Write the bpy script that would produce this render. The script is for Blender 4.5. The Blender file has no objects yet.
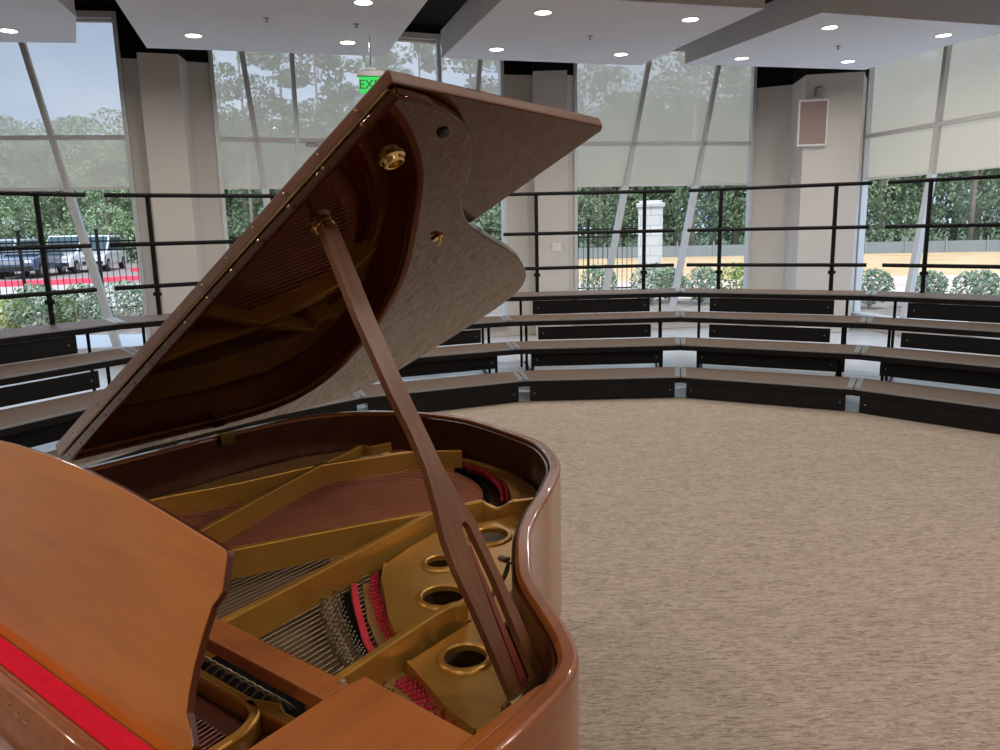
import bpy, math, random
from mathutils import Vector, Matrix, noise
from mathutils.geometry import tessellate_polygon
rnd = random.Random(7)
S = bpy.context.scene
COL = S.collection
sin, cos, pi = math.sin, math.cos, math.pi
R = math.radians

# ------------------------------------------------------------------ helpers
class MB:
    def __init__(s): s.v = []; s.f = []; s.m = []
    def add(s, vs, fs, mi=0):
        n = len(s.v); s.v += [tuple(v) for v in vs]
        s.f += [tuple(i + n for i in f) for f in fs]; s.m += [mi] * len(fs)
        return s
    def box(s, c, d, rz=0, mi=0, M=None):
        x, y, z = d[0] / 2, d[1] / 2, d[2] / 2
        vs = [Vector((sx * x, sy * y, sz * z)) for sz in (-1, 1) for sy in (-1, 1) for sx in (-1, 1)]
        T = M if M else Matrix.Rotation(rz, 3, 'Z')
        vs = [T @ v + Vector(c) for v in vs]
        return s.add(vs, [(0, 2, 3, 1), (4, 5, 7, 6), (0, 1, 5, 4), (2, 6, 7, 3), (0, 4, 6, 2), (1, 3, 7, 5)], mi)
    def prism(s, poly, a, b, fn=None, mi=0, top_mi=None):
        # poly (u,v) extruded from w=a to w=b ; fn maps (u,v,w)->xyz
        fn = fn or (lambda u, v, w: (u, v, w))
        n = len(poly)
        A = sum(poly[i][0] * poly[(i + 1) % n][1] - poly[(i + 1) % n][0] * poly[i][1] for i in range(n))
        if A < 0: poly = poly[::-1]
        k = len(s.v)
        s.v += [tuple(fn(u, v, a)) for u, v in poly] + [tuple(fn(u, v, b)) for u, v in poly]
        s.f.append(tuple(k + i for i in reversed(range(n)))); s.m.append(mi)
        s.f.append(tuple(k + n + i for i in range(n))); s.m.append(mi if top_mi is None else top_mi)
        for i in range(n):
            j = (i + 1) % n
            s.f.append((k + i, k + j, k + n + j, k + n + i)); s.m.append(mi)
        return s
    def holed(s, outer, holes, a, b, fn=None, mi=0):
        fn = fn or (lambda u, v, w: (u, v, w))
        sa = lambda L: sum(L[i][0] * L[(i + 1) % len(L)][1] - L[(i + 1) % len(L)][0] * L[i][1] for i in range(len(L)))
        loops = [outer if sa(outer) > 0 else outer[::-1]] + [h if sa(h) < 0 else h[::-1] for h in holes]
        tri = tessellate_polygon([[Vector((u, v, 0)) for u, v in L] for L in loops])
        pts = [p for L in loops for p in L]; N = len(pts); k = len(s.v)
        s.v += [tuple(fn(u, v, a)) for u, v in pts] + [tuple(fn(u, v, b)) for u, v in pts]
        for t in tri:
            p = [pts[i] for i in t]
            ar = (p[1][0] - p[0][0]) * (p[2][1] - p[0][1]) - (p[2][0] - p[0][0]) * (p[1][1] - p[0][1])
            t = tuple(t) if ar > 0 else tuple(reversed(t))
            s.f.append(tuple(k + i for i in reversed(t))); s.f.append(tuple(k + N + i for i in t)); s.m += [mi, mi]
        o = 0
        for li, L in enumerate(loops):
            n = len(L)
            A = sum(L[i][0] * L[(i + 1) % n][1] - L[(i + 1) % n][0] * L[i][1] for i in range(n))
            flip = (A < 0) != (li > 0)
            for i in range(n):
                j = (i + 1) % n
                q = (k + o + i, k + o + j, k + N + o + j, k + N + o + i)
                s.f.append(tuple(reversed(q)) if flip else q); s.m.append(mi)
            o += n
        return s
    def around(s, outer, c, r, a, b, n=48, mi=0):
        # plate with one round hole; outer is star-shaped about the hole centre
        A0 = [math.atan2(v - c[1], u - c[0]) for u, v in outer]
        ang = sorted(set(A0 + [-pi + 2 * pi * (i + .5) / n for i in range(n)]))
        rim = []
        for t in ang:
            dx_, dy_ = cos(t), sin(t); best = 9
            for i in range(len(outer)):
                (x1, y1), (x2, y2) = outer[i], outer[(i + 1) % len(outer)]
                ex, ey = x2 - x1, y2 - y1; den = dx_ * ey - dy_ * ex
                if abs(den) < 1e-12: continue
                k_ = ((x1 - c[0]) * ey - (y1 - c[1]) * ex) / den; w_ = ((x1 - c[0]) * dy_ - (y1 - c[1]) * dx_) / den
                if k_ > 0 and -1e-6 <= w_ <= 1 + 1e-6: best = min(best, k_)
            rim.append((c[0] + dx_ * best, c[1] + dy_ * best))
        m = len(ang); k = len(s.v)
        for t, p in zip(ang, rim):
            q = (c[0] + r * cos(t), c[1] + r * sin(t)); s.v += [(*q, a), (*q, b), (*p, b), (*p, a)]
        for i in range(m):
            o, e = k + 4 * i, k + 4 * ((i + 1) % m)
            for u, v in ((0, 1), (1, 2), (2, 3), (3, 0)):
                s.f.append((o + u, o + v, e + v, e + u)); s.m.append(mi)
        return s
    def tube(s, pts, r, n=8, mi=0, cap=True):
        pts = [Vector(p) for p in pts]; rs = r if isinstance(r, (list, tuple)) else [r] * len(pts)
        k = len(s.v); up = None
        for i, p in enumerate(pts):
            t = (pts[min(i + 1, len(pts) - 1)] - pts[max(i - 1, 0)]).normalized()
            if up is None: up = Vector((0, 0, 1)) if abs(t.z) < .9 else Vector((1, 0, 0))
            x = t.cross(up).normalized(); up = x.cross(t).normalized()
            for j in range(n):
                a = 2 * pi * j / n
                s.v.append(tuple(p + rs[i] * (cos(a) * x + sin(a) * up)))
        for i in range(len(pts) - 1):
            for j in range(n):
                j2 = (j + 1) % n
                s.f.append((k + i * n + j, k + (i + 1) * n + j, k + (i + 1) * n + j2, k + i * n + j2)); s.m.append(mi)
        if cap:
            s.f.append(tuple(k + j for j in range(n))); s.m.append(mi)
            s.f.append(tuple(k + (len(pts) - 1) * n + j for j in reversed(range(n)))); s.m.append(mi)
        return s
    def lathe(s, prof, o, ax=(0, 0, 1), n=24, mi=0):
        ax = Vector(ax).normalized(); x = ax.orthogonal().normalized(); y = ax.cross(x); o = Vector(o); k = len(s.v)
        for r, h in prof:
            for j in range(n):
                a = 2 * pi * j / n
                s.v.append(tuple(o + ax * h + r * (cos(a) * x + sin(a) * y)))
        for i in range(len(prof) - 1):
            for j in range(n):
                j2 = (j + 1) % n
                s.f.append((k + i * n + j, k + i * n + j2, k + (i + 1) * n + j2, k + (i + 1) * n + j)); s.m.append(mi)
        return s
    def sweep_wall(s, path, w, z0, z1, fn=None, mi=0):
        # a vertical strap of thickness w along a 2d path; z0/z1 numbers or lists
        n = len(path); L = []; Rr = []
        for i in range(n):
            a = Vector(path[max(i - 1, 0)]); b = Vector(path[min(i + 1, n - 1)]); d = (b - a).normalized()
            q = Vector((-d.y, d.x)) * w / 2; p = Vector(path[i]); L.append(p + q); Rr.append(p - q)
        za = z0 if isinstance(z0, list) else [z0] * n; zb = z1 if isinstance(z1, list) else [z1] * n
        k = len(s.v)
        for i in range(n):
            s.v += [(L[i].x, L[i].y, za[i]), (L[i].x, L[i].y, zb[i]), (Rr[i].x, Rr[i].y, zb[i]), (Rr[i].x, Rr[i].y, za[i])]
        for i in range(n - 1):
            a = k + 4 * i; b = a + 4
            for q in ((0, 1), (1, 2), (2, 3), (3, 0)):
                s.f.append((a + q[0], b + q[0], b + q[1], a + q[1])); s.m.append(mi)
        s.f.append((k, k + 1, k + 2, k + 3)); e = k + 4 * (n - 1); s.f.append((e + 3, e + 2, e + 1, e)); s.m += [mi, mi]
        return s

def obj(name, mb, mat, parent=None, bevel=0, smooth=False, seg=2):
    me = bpy.data.meshes.new(name)
    me.from_pydata(mb.v, [], mb.f)
    for m in (mat if isinstance(mat, (list, tuple)) else [mat]): me.materials.append(m)
    me.polygons.foreach_set('material_index', mb.m)
    if smooth:
        me.polygons.foreach_set('use_smooth', [True] * len(mb.f))
    me.update()
    o = bpy.data.objects.new(name, me); COL.objects.link(o)
    if smooth and smooth != 'full':
        try: me.set_sharp_from_angle(angle=R(40))
        except Exception: pass
    if bevel:
        b = o.modifiers.new('b', 'BEVEL'); b.width = bevel; b.segments = seg; b.limit_method = 'ANGLE'; b.angle_limit = R(35); b.harden_normals = False
    if parent: o.parent = parent
    return o
def tag(o, label=None, cat=None, group=None, kind=None):
    if label: o['label'] = label
    if cat: o['category'] = cat
    if group: o['group'] = group
    if kind: o['kind'] = kind
    return o
def empty(name, loc=(0, 0, 0), rz=0, parent=None):
    o = bpy.data.objects.new(name, None); COL.objects.link(o); o.location = loc; o.rotation_euler = (0, 0, rz); o.empty_display_size = .1
    if parent: o.parent = parent
    return o
def copy_tree(o, parent=None):
    c = o.copy(); COL.objects.link(c)
    if parent: c.parent = parent
    for ch in list(o.children): copy_tree(ch, c)
    return c
def spline(P, n=6, closed=False):
    out = []; m = len(P)
    for i in range(m if closed else m - 1):
        g = lambda k: Vector(P[k % m] if closed else P[min(max(k, 0), m - 1)])
        p0, p1, p2, p3 = g(i - 1), g(i), g(i + 1), g(i + 2)
        for j in range(n):
            t = j / n
            q = .5 * ((2 * p1) + (p2 - p0) * t + (2 * p0 - 5 * p1 + 4 * p2 - p3) * t * t + (3 * p1 - p0 - 3 * p2 + p3) * t ** 3)
            out.append(tuple(q))
    if not closed: out.append(tuple(P[-1]))
    return out
def offset(path, d):
    out = []; n = len(path)
    for i in range(n):
        a = Vector(path[max(i - 1, 0)]); b = Vector(path[min(i + 1, n - 1)]); t = (b - a).normalized()
        out.append((path[i][0] - t.y * d, path[i][1] + t.x * d))
    return out
def ring(c, rx, ry=None, n=28, rot=0):
    ry = ry or rx
    return [(c[0] + rx * cos(2 * pi * i / n) * cos(rot) - ry * sin(2 * pi * i / n) * sin(rot),
             c[1] + rx * cos(2 * pi * i / n) * sin(rot) + ry * sin(2 * pi * i / n) * cos(rot)) for i in range(n)]

# ------------------------------------------------------------------ materials
def srgb(r, g, b):
    f = lambda c: (c / 255 / 12.92) if c / 255 <= .04045 else ((c / 255 + .055) / 1.055) ** 2.4
    return (f(r), f(g), f(b), 1)
class NT:
    def __init__(s, name):
        s.m = bpy.data.materials.new(name); s.m.use_nodes = True; s.t = s.m.node_tree
        s.b = s.t.nodes['Principled BSDF']; s.out = s.t.nodes['Material Output']
    def n(s, t, **k):
        o = s.t.nodes.new(t)
        for a, v in k.items():
            if a in ('op',): o.operation = v
            elif hasattr(o, a): setattr(o, a, v)
        return o
    def l(s, a, b): s.t.links.new(a, b)
    def coords(s, scale=(1, 1, 1), rot=(0, 0, 0), kind='Object'):
        tc = s.n('ShaderNodeTexCoord'); mp = s.n('ShaderNodeMapping'); s.l(tc.outputs[kind], mp.inputs[0])
        mp.inputs['Scale'].default_value = scale; mp.inputs['Rotation'].default_value = rot
        return mp.outputs[0]
    def noise(s, co, scale=5, detail=4, rough=.5):
        q = s.n('ShaderNodeTexNoise'); q.inputs['Scale'].default_value = scale; q.inputs['Detail'].default_value = detail
        q.inputs['Roughness'].default_value = rough
        if co is not None: s.l(co, q.inputs['Vector'])
        return q.outputs['Fac']
    def ramp(s, fac, stops):
        r = s.n('ShaderNodeValToRGB'); s.l(fac, r.inputs[0]); e = r.color_ramp.elements
        e[0].position, e[0].color = stops[0]; e[1].position, e[1].color = stops[-1]
        for p, c in stops[1:-1]:
            q = e.new(p); q.color = c
        return r.outputs[0]
    def mix(s, fac, a, b, mode='MIX'):
        q = s.n('ShaderNodeMix'); q.data_type = 'RGBA'; q.blend_type = mode
        for i, v in ((0, fac), (6, a), (7, b)):
            if hasattr(v, 'is_output'): s.l(v, q.inputs[i])
            else: q.inputs[i].default_value = v
        return q.outputs[2]
    def bump(s, h, strength=.2, dist=.01):
        q = s.n('ShaderNodeBump'); q.inputs['Strength'].default_value = strength; q.inputs['Distance'].default_value = dist
        s.l(h, q.inputs['Height']); s.l(q.outputs[0], s.b.inputs['Normal'])
    def set(s, **k):
        for a, v in k.items():
            i = s.b.inputs[a.replace('_', ' ')]
            if hasattr(v, 'is_output'): s.l(v, i)
            else: i.default_value = v
        return s
def plain(name, col, rough=.5, metal=0, var=.06, scale=8, spec=.5, coat=0, bump=0):
    m = NT(name); co = m.coords()
    f = m.noise(co, scale, 4)
    lo = tuple(c * (1 - var) for c in col[:3]) + (1,); hi = tuple(min(1, c * (1 + var)) for c in col[:3]) + (1,)
    m.set(Base_Color=m.ramp(f, [(.3, lo), (.7, hi)]), Roughness=rough, Metallic=metal, Specular_IOR_Level=spec, Coat_Weight=coat, Coat_Roughness=.04)
    if bump: m.bump(m.noise(co, scale * 12, 3), bump, .004)
    return m.m
def wood(name, dark, light, grain=(6, 60, 60), rough=.35, coat=1.0, coat_rough=.03, rot=(0, 0, 0), kind='Object', contrast=(.32, .68), ior=1.5, tint=None, spec=.4):
    m = NT(name); co = m.coords(grain, rot, kind)
    f = m.noise(co, 1.0, 6, .6)
    g = m.noise(m.coords((1.5, 5, 5), rot, kind), 1.0, 3, .5)
    c1 = m.ramp(f, [(contrast[0], dark), (contrast[1], light)])
    c2 = m.mix(.35, c1, m.ramp(g, [(.35, dark), (.65, light)]))
    if tint: m.set(Specular_Tint=tint, IOR=ior); ior = 1.5
    m.set(Base_Color=c2, Roughness=rough, Coat_Weight=coat, Coat_Roughness=coat_rough, Coat_IOR=ior, Specular_IOR_Level=spec)
    return m.m
MAT = {}
MAT['mahogany'] = wood('polished_mahogany', (.20, .048, .007, 1), (.36, .10, .014, 1), grain=(40, 4, 40), ior=1.4)
MAT['mahogany_desk'] = wood('amber_veneer', (.44, .118, .008, 1), (.64, .205, .016, 1), grain=(4, 30, 30))
MAT['mahogany_frame'] = wood('satin_mahogany', (.26, .068, .010, 1), (.38, .112, .018, 1), grain=(40, 4, 40), coat=.15, coat_rough=.25, rough=.5)
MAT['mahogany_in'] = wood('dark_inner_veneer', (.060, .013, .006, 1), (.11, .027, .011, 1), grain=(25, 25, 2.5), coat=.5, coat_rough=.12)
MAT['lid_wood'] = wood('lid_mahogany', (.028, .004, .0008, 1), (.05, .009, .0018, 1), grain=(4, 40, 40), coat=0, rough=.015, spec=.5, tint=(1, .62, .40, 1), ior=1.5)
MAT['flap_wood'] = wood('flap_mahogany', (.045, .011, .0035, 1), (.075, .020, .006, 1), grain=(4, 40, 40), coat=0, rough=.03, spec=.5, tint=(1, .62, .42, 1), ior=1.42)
MAT['stick_wood'] = wood('prop_stick_wood', (.12, .040, .016, 1), (.21, .080, .032, 1), grain=(8, 90, 8), coat=.3, coat_rough=.2)
MAT['soundboard'] = wood('spruce_soundboard', (.15, .088, .045, 1), (.25, .16, .085, 1), grain=(120, 5, 30), coat=0, rough=.6)
MAT['bridge'] = plain('bridge_maple', (.30, .20, .11, 1), .5)
MAT['gold'] = plain('bronzed_iron', (.60, .30, .055, 1), .36, .55, .08, 6, coat=.25)
MAT['copper'] = plain('copper_winding', (.42, .14, .075, 1), .38, .75)
MAT['steel'] = plain('string_steel', (.34, .26, .17, 1), .4, .7)
MAT['brass'] = plain('brass', (.80, .60, .26, 1), .16, 1.0, .1, 20)
MAT['oldbrass'] = plain('antique_brass', (.30, .22, .09, 1), .35, .9, .15, 30)
MAT['felt_red'] = plain('red_felt', (.72, .012, .035, 1), .95, 0, .08, 60, spec=.1, bump=.3)
MAT['felt_dim'] = plain('crimson_felt', (.62, .05, .07, 1), .95, 0, .1, 60, spec=.1)
MAT['felt_maroon'] = plain('maroon_felt', (.22, .02, .03, 1), .95, 0, .1, 60, spec=.1)
MAT['felt_and_gap_black'] = plain('damper_felt_and_gap_black', (.006, .005, .005, 1), .95, 0, .1, 40, spec=.05)
MAT['rubber'] = plain('black_rubber', (.01, .01, .01, 1), .6)
MAT['ivory'] = plain('white_key_plastic', (.80, .78, .72, 1), .2, 0, .03)
MAT['ebony'] = plain('black_key_plastic', (.012, .012, .012, 1), .3)
MAT['black'] = plain('black_powder_coat', (.007, .0065, .0065, 1), .55, 0, .1, 10, spec=.2)
MAT['black_panel'] = plain('black_riser_panel', (.007, .0065, .0065, 1), .6, 0, .1, 6, spec=.25)
MAT['grey_metal'] = plain('grey_clip_metal', (.38, .40, .42, 1), .35, .6)
MAT['wall'] = plain('painted_drywall', (.62, .575, .53, 1), .8, 0, .025, 3, spec=.2, bump=.05)
MAT['soffit'] = plain('black_plenum_paint', (.010, .009, .009, 1), .9, 0, .1, 3, spec=.1)
MAT['cloud'] = plain('white_ceiling_board', (.78, .81, .88, 1), .85, 0, .015, 2, spec=.2)
MAT['fascia'] = plain('grey_ceiling_fascia', (.68, .68, .70, 1), .85, 0, .015, 2, spec=.2)
MAT['frame'] = plain('white_window_frame', (.66, .68, .70, 1), .4, .2, .02, 4)
MAT['mullion'] = plain('grey_inner_mullion', (.60, .58, .56, 1), .5, .1, .02, 4)
MAT['white'] = plain('white_plastic', (.75, .74, .72, 1), .4, 0, .02)
MAT['grille'] = plain('speaker_cloth', (.36, .26, .23, 1), .9, 0, .08, 120, spec=.1)
MAT['sign_grey'] = plain('sign_metal', (.30, .29, .29, 1), .4, .5)

def emit(name, col, st):
    m = NT(name); m.set(Base_Color=(0, 0, 0, 1), Emission_Color=col, Emission_Strength=st); return m.m
MAT['lamp'] = emit('lamp_lens', (1, .95, .86, 1), 9)
MAT['exit'] = emit('green_exit_face', srgb(40, 225, 95), .9)

# deck carpet
m = NT('riser_deck_carpet'); co = m.coords()
m.set(Base_Color=m.ramp(m.noise(co, 90, 3), [(.3, (.105, .070, .050, 1)), (.7, (.17, .117, .085, 1))]), Roughness=.5, Specular_IOR_Level=.35, Sheen_Weight=.05)
m.bump(m.noise(co, 250, 2), .3, .003); MAT['deck'] = m.m

# floor carpet : beige with broken brown threads
m = NT('beige_carpet')
def contour(scale, rot, k, w, det=3):
    q = m.noise(m.coords(scale, (0, 0, R(rot))), 1, det, .55)
    a_ = m.n('ShaderNodeMath', op='MULTIPLY'); m.l(q, a_.inputs[0]); a_.inputs[1].default_value = k
    f_ = m.n('ShaderNodeMath', op='PINGPONG'); m.l(a_.outputs[0], f_.inputs[0]); f_.inputs[1].default_value = .5
    return m.ramp(f_.outputs[0], [(w * .45, (1, 1, 1, 1)), (w, (0, 0, 0, 1))])
def mul(a_, b_, op='MULTIPLY'):
    q = m.n('ShaderNodeMath', op=op)
    for i, v in enumerate((a_, b_)):
        if hasattr(v, 'is_output'): m.l(v, q.inputs[i])
        else: q.inputs[i].default_value = v
    return q.outputs[0]
l1 = contour((7, 52, 1), -24, 5, .20); l2 = contour((26, 20, 1), -50, 4, .14)
k1 = m.ramp(m.noise(m.coords((14, 26, 1), (0, 0, R(-24))), 1, 3, .6), [(.30, (0, 0, 0, 1)), (.50, (1, 1, 1, 1))])
l3 = contour((13, 78, 1), -21, 4, .17)
k2 = m.ramp(m.noise(m.coords((9, 12, 1), (0, 0, R(-14))), 1, 2, .6), [(.50, (0, 0, 0, 1)), (.62, (1, 1, 1, 1))])
th_ = mul(mul(mul(l1, k1), mul(mul(l2, k2), .6), 'MAXIMUM'), mul(l3, .55), 'MAXIMUM')
fine = m.noise(m.coords((1, 1, 1)), 190, 2)
base = m.mix(fine, (.385, .300, .232, 1), (.54, .44, .355, 1))
patch = m.ramp(m.noise(m.coords((1, 2.2, 1), (0, 0, R(-14))), 2.2, 3), [(.35, (0, 0, 0, 1)), (.65, (.35, .35, .35, 1))])
base = m.mix(patch, base, (.40, .31, .235, 1))
colr = m.mix(mul(th_, .85), base, (.20, .145, .105, 1))
m.set(Base_Color=colr, Roughness=.9, Specular_IOR_Level=.15, Sheen_Weight=.15)
m.bump(th_, -.35, .004); MAT['carpet'] = m.m

m = NT('pale_polished_floor'); co = m.coords()
m.set(Base_Color=m.ramp(m.noise(co, 2.5, 5), [(.3, (.66, .67, .69, 1)), (.7, (.76, .77, .79, 1))]), Roughness=.28, Specular_IOR_Level=.5)
MAT['floor'] = m.m

# glass: faint mirror over a clear pane
m = NT('window_glass'); t = m.t
tr = m.n('ShaderNodeBsdfTransparent'); tr.inputs[0].default_value = (.93, .97, .96, 1)
gl = m.n('ShaderNodeBsdfGlossy'); gl.inputs['Roughness'].default_value = .02
fr = m.n('ShaderNodeFresnel'); fr.inputs[0].default_value = 1.35
mxs = m.n('ShaderNodeMixShader'); m.l(fr.outputs[0], mxs.inputs[0]); m.l(tr.outputs[0], mxs.inputs[1]); m.l(gl.outputs[0], mxs.inputs[2])
m.l(mxs.outputs[0], m.out.inputs[0]); MAT['glass'] = m.m
# screen shade : open weave
def shade(name, opening, col):
    m = NT(name)
    tr = m.n('ShaderNodeBsdfTransparent')
    df = m.n('ShaderNodeBsdfDiffuse'); df.inputs[0].default_value = col
    tl = m.n('ShaderNodeBsdfTranslucent'); tl.inputs[0].default_value = col
    a = m.n('ShaderNodeMixShader'); a.inputs[0].default_value = .55; m.l(df.outputs[0], a.inputs[1]); m.l(tl.outputs[0], a.inputs[2])
    wv = m.noise(m.coords((1, 1, 1)), 900, 1)
    b = m.n('ShaderNodeMixShader'); b.inputs[0].default_value = opening
    m.l(a.outputs[0], b.inputs[1]); m.l(tr.outputs[0], b.inputs[2]); m.l(b.outputs[0], m.out.inputs[0])
    return m.m
MAT['shade_open'] = shade('sheer_screen_fabric', .32, (.82, .72, .59, 1))
MAT['shade_mid'] = shade('woven_screen_fabric', .18, (.84, .76, .62, 1))
MAT['shade_dense'] = shade('dense_screen_fabric', .07, (.84, .74, .58, 1))

# ------------------------------------------------------------------ camera
Rc = ((0.9997865, -0.0206602, 0.0), (-0.0039056, -0.1890023, 0.9819687), (-0.0202877, -0.9817591, -0.1890427))
dx, dy, f = 91.0, 4025.0, 770.0
dn = Vector((dx, dy, f)).normalized(); up = -dn
fy = (Vector((0, 0, 1)) - up * up.z).normalized(); fx = fy.cross(up)
rows = (fx, fy, up)
col = lambda j: Vector((rows[0][j], rows[1][j], rows[2][j]))
X, Y, Z = col(0), -col(1), -col(2)
cam = bpy.data.cameras.new('camera'); cam.sensor_width = 36; cam.lens = 770 / 1000 * 36; cam.clip_start = .05; cam.clip_end = 500
co_ = bpy.data.objects.new('camera', cam); COL.objects.link(co_)
co_.matrix_world = Matrix(((X.x, Y.x, Z.x, 0), (X.y, Y.y, Z.y, 0), (X.z, Y.z, Z.z, 1.53), (0, 0, 0, 1)))
S.camera = co_

# ================================================================== PIANO
TH = R(28.5); XH, ZH = -.045, .972; RZ = .965
piano = empty('grand_piano', (-1.5234, 1.1731, 0), R(52.4 - 90))
tag(piano, 'polished mahogany baby grand piano with its lid propped open', 'piano')
def LID(t, y, d):
    d = d * (1 + .75 * max(0, 1 - t / 1.48)) if d > 0 else d
    return (XH + t * cos(TH) - d * sin(TH), y, ZH + t * sin(TH) + d * cos(TH))
outer = [(1.455, .04), (1.455, .25)] + spline([(1.455, .40), (1.455, .55), (1.454, .65), (1.451, .715), (1.442, .768), (1.425, .806), (1.39, .846), (1.345, .884), (1.253, .957), (1.201, 1.015), (1.124, 1.125), (1.070, 1.233),
         (1.036, 1.32), (.992, 1.415), (.959, 1.481), (.909, 1.547), (.85, 1.605), (.781, 1.652), (.65, 1.700), (.5, 1.742), (.4, 1.748), (.315, 1.735), (.209, 1.700), (.10, 1.632), (.025, 1.545), (-.02, 1.43), (-.038, 1.28), (-.04, 1.1)], 5) + [(-.04, .04)]
inner = offset(outer, .029)
inner[0] = (inner[0][0], .04); inner[-1] = (inner[-1][0], .04)
rim = MB().prism(outer + inner[::-1], .60, RZ)
rim_o = obj('rim', rim, MAT['mahogany'], piano, bevel=.007, smooth=True, seg=3)
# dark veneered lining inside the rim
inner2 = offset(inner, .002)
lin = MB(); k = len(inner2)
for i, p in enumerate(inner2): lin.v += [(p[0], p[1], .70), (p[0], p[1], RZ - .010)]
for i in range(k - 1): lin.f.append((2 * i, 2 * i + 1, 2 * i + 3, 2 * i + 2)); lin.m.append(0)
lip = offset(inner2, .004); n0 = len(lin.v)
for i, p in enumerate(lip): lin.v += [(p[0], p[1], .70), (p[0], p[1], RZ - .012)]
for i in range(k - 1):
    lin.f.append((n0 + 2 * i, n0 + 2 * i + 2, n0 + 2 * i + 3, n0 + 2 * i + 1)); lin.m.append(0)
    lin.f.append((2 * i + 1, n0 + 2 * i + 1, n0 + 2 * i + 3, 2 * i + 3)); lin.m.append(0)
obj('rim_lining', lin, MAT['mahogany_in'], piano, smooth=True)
# moulding strip on the treble cheek
obj('cheek_moulding', MB().prism([(1.408, .06), (1.427, .06), (1.427, .73), (1.420, .745), (1.412, .72), (1.408, .66)], .90, .960), MAT['mahogany'], piano, bevel=.004)
inn = [p for p in inner if p[1] > .30]
obj('soundboard', MB().prism([(1.426, .50)] + inn[2:-1] + [(-0.011, .50)], .785, .80), MAT['soundboard'], piano)
obj('key_bed', MB().box((.707, .31, .66), (1.40, .54, .07)), MAT['mahogany_in'], piano, bevel=.004)
# ---- plate
plate = empty('cast_iron_plate', parent=piano); plate.parent = piano
webA = [(.822, 1.030), (.803, 1.13), (.795, 1.225), (.838, 1.301), (.895, 1.432), (.955, 1.375), (.998, 1.262), (1.040, 1.19), (1.085, 1.115), (1.15, 1.01), (1.175, .982), (1.125, .958), (1.10, .94),
        (1.094, .90), (1.096, .825), (1.035, .845), (.992, .874), (.95, .905), (.92, .934), (.87, .975)]
holes = [ring((.912, 1.262), .041), ring((.914, 1.096), .031), ring((1.017, .987), .041)]
rawp = MB()
rawp.holed(webA, holes, .849, .855)
webB = [(1.117, .792), (1.118, .955), (1.165, .965), (1.22, .905), (1.29, .86), (1.37, .795), (1.41, .72), (1.41, .64), (1.33, .66), (1.31, .722), (1.25, .737), (1.188, .762), (1.15, .775)]
rawp.around(webB, (1.184, .851), .036, .849, .855)
tail_in = [(.45, 1.66), (.53, 1.668), (.641, 1.627), (.725, 1.573), (.786, 1.510), (.82, 1.470)]
tail_out = [(.875, 1.52), (.80, 1.592), (.69, 1.652), (.57, 1.685), (.45, 1.70), (.36, 1.70), (.30, 1.66), (.40, 1.64)]
rawp.prism(tail_in + tail_out, .838, .855)
# perimeter flange on spine and front capo field
rawp.prism([(.0, .60), (.05, .60), (.09, 1.25), (.17, 1.55), (.30, 1.68), (.22, 1.68), (.10, 1.58), (.03, 1.45), (.0, 1.2)], .825, .845)
rawp.prism([(.02, .40), (1.39, .40), (1.39, .43), (.02, .43)], .80, .83)
for c, r in (((.912, 1.262), .041), ((.914, 1.096), .031), ((1.017, .987), .041), ((1.184, .851), .036)):
    rawp.lathe([(r - .001, -.007), (r - .002, .003), (r + .001, .006), (r + .005, .006), (r + .009, .003), (r + .011, -.001)], (c[0], c[1], .855), n=28)
# ledge steps beside the bridges
rawp.sweep_wall(spline([(.822, 1.028), (.87, .975), (.92, .934), (.992, .874), (1.04, .843)], 4), .006, .832, .858)
rawp.sweep_wall(spline([(1.117, .79), (1.188, .762), (1.25, .737), (1.31, .722)], 4), .006, .832, .858)
obj('plate_web', rawp, MAT['gold'], plate, smooth=True)
ZT = .892
def strut(path, w=.014, z0=.826, z1=ZT, n=4):
    p = spline(path, n)
    return obj('plate_strut', MB().sweep_wall(p, w, z0, z1), MAT['gold'], plate, bevel=.003)
strut([(.085, .62), (.124, .891), (.194, 1.091), (.243, 1.287), (.30, 1.43), (.34, 1.52)], .013)
strut([(.49, .62), (.411, .87), (.341, 1.071), (.258, 1.325), (.225, 1.47)], .016)
strut([(.225, 1.47), (.212, 1.526), (.245, 1.535), (.26, 1.60)], .012)
strut([(.255, 1.32), (.31, 1.43), (.378, 1.555), (.44, 1.605), (.500, 1.655)], .014)
strut([(.46, .62), (.564, .839), (.625, .969), (.69, 1.10), (.765, 1.24)], .014)
strut([(.820, .60), (.806, .75), (.793, .909), (.780, 1.055), (.765, 1.24), (.772, 1.30)], .016)
strut([(1.108, .60), (1.101, .70), (1.097, .772), (1.093, .908), (1.112, .945)], .016)
strut([(.772, 1.295), (.795, 1.318), (.815, 1.360)], .014)
pp = spline([(.815, 1.360), (.838, 1.372), (.858, 1.382), (.885, 1.405), (.918, 1.452)], 4); nn = len(pp)
zz = [.892 - .018 * sin(pi * min(1, i / (nn - 1) * 1.5)) for i in range(nn)]
obj('plate_strut', MB().sweep_wall(pp, .014, .826, zz), MAT['gold'], plate, bevel=.003)
# capo bar with its curved legs toward the keyboard
cap = MB().prism([(.03, .554), (1.03, .557), (1.39, .572), (1.39, .590), (1.085, .580), (1.06, .590), (1.02, .573), (.03, .570)], .838, .872)
def leg_curve(x):
    return [(x - .03, .566), (x + .002, .556), (x + .020, .530), (x + .026, .50), (x + .028, .42)]
for x in (.30, .66, 1.045):
    cap.sweep_wall(spline(leg_curve(x), 5), .016, .835, .872)
obj('capo_bar', cap, MAT['gold'], plate, bevel=.004, smooth=True)
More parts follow.
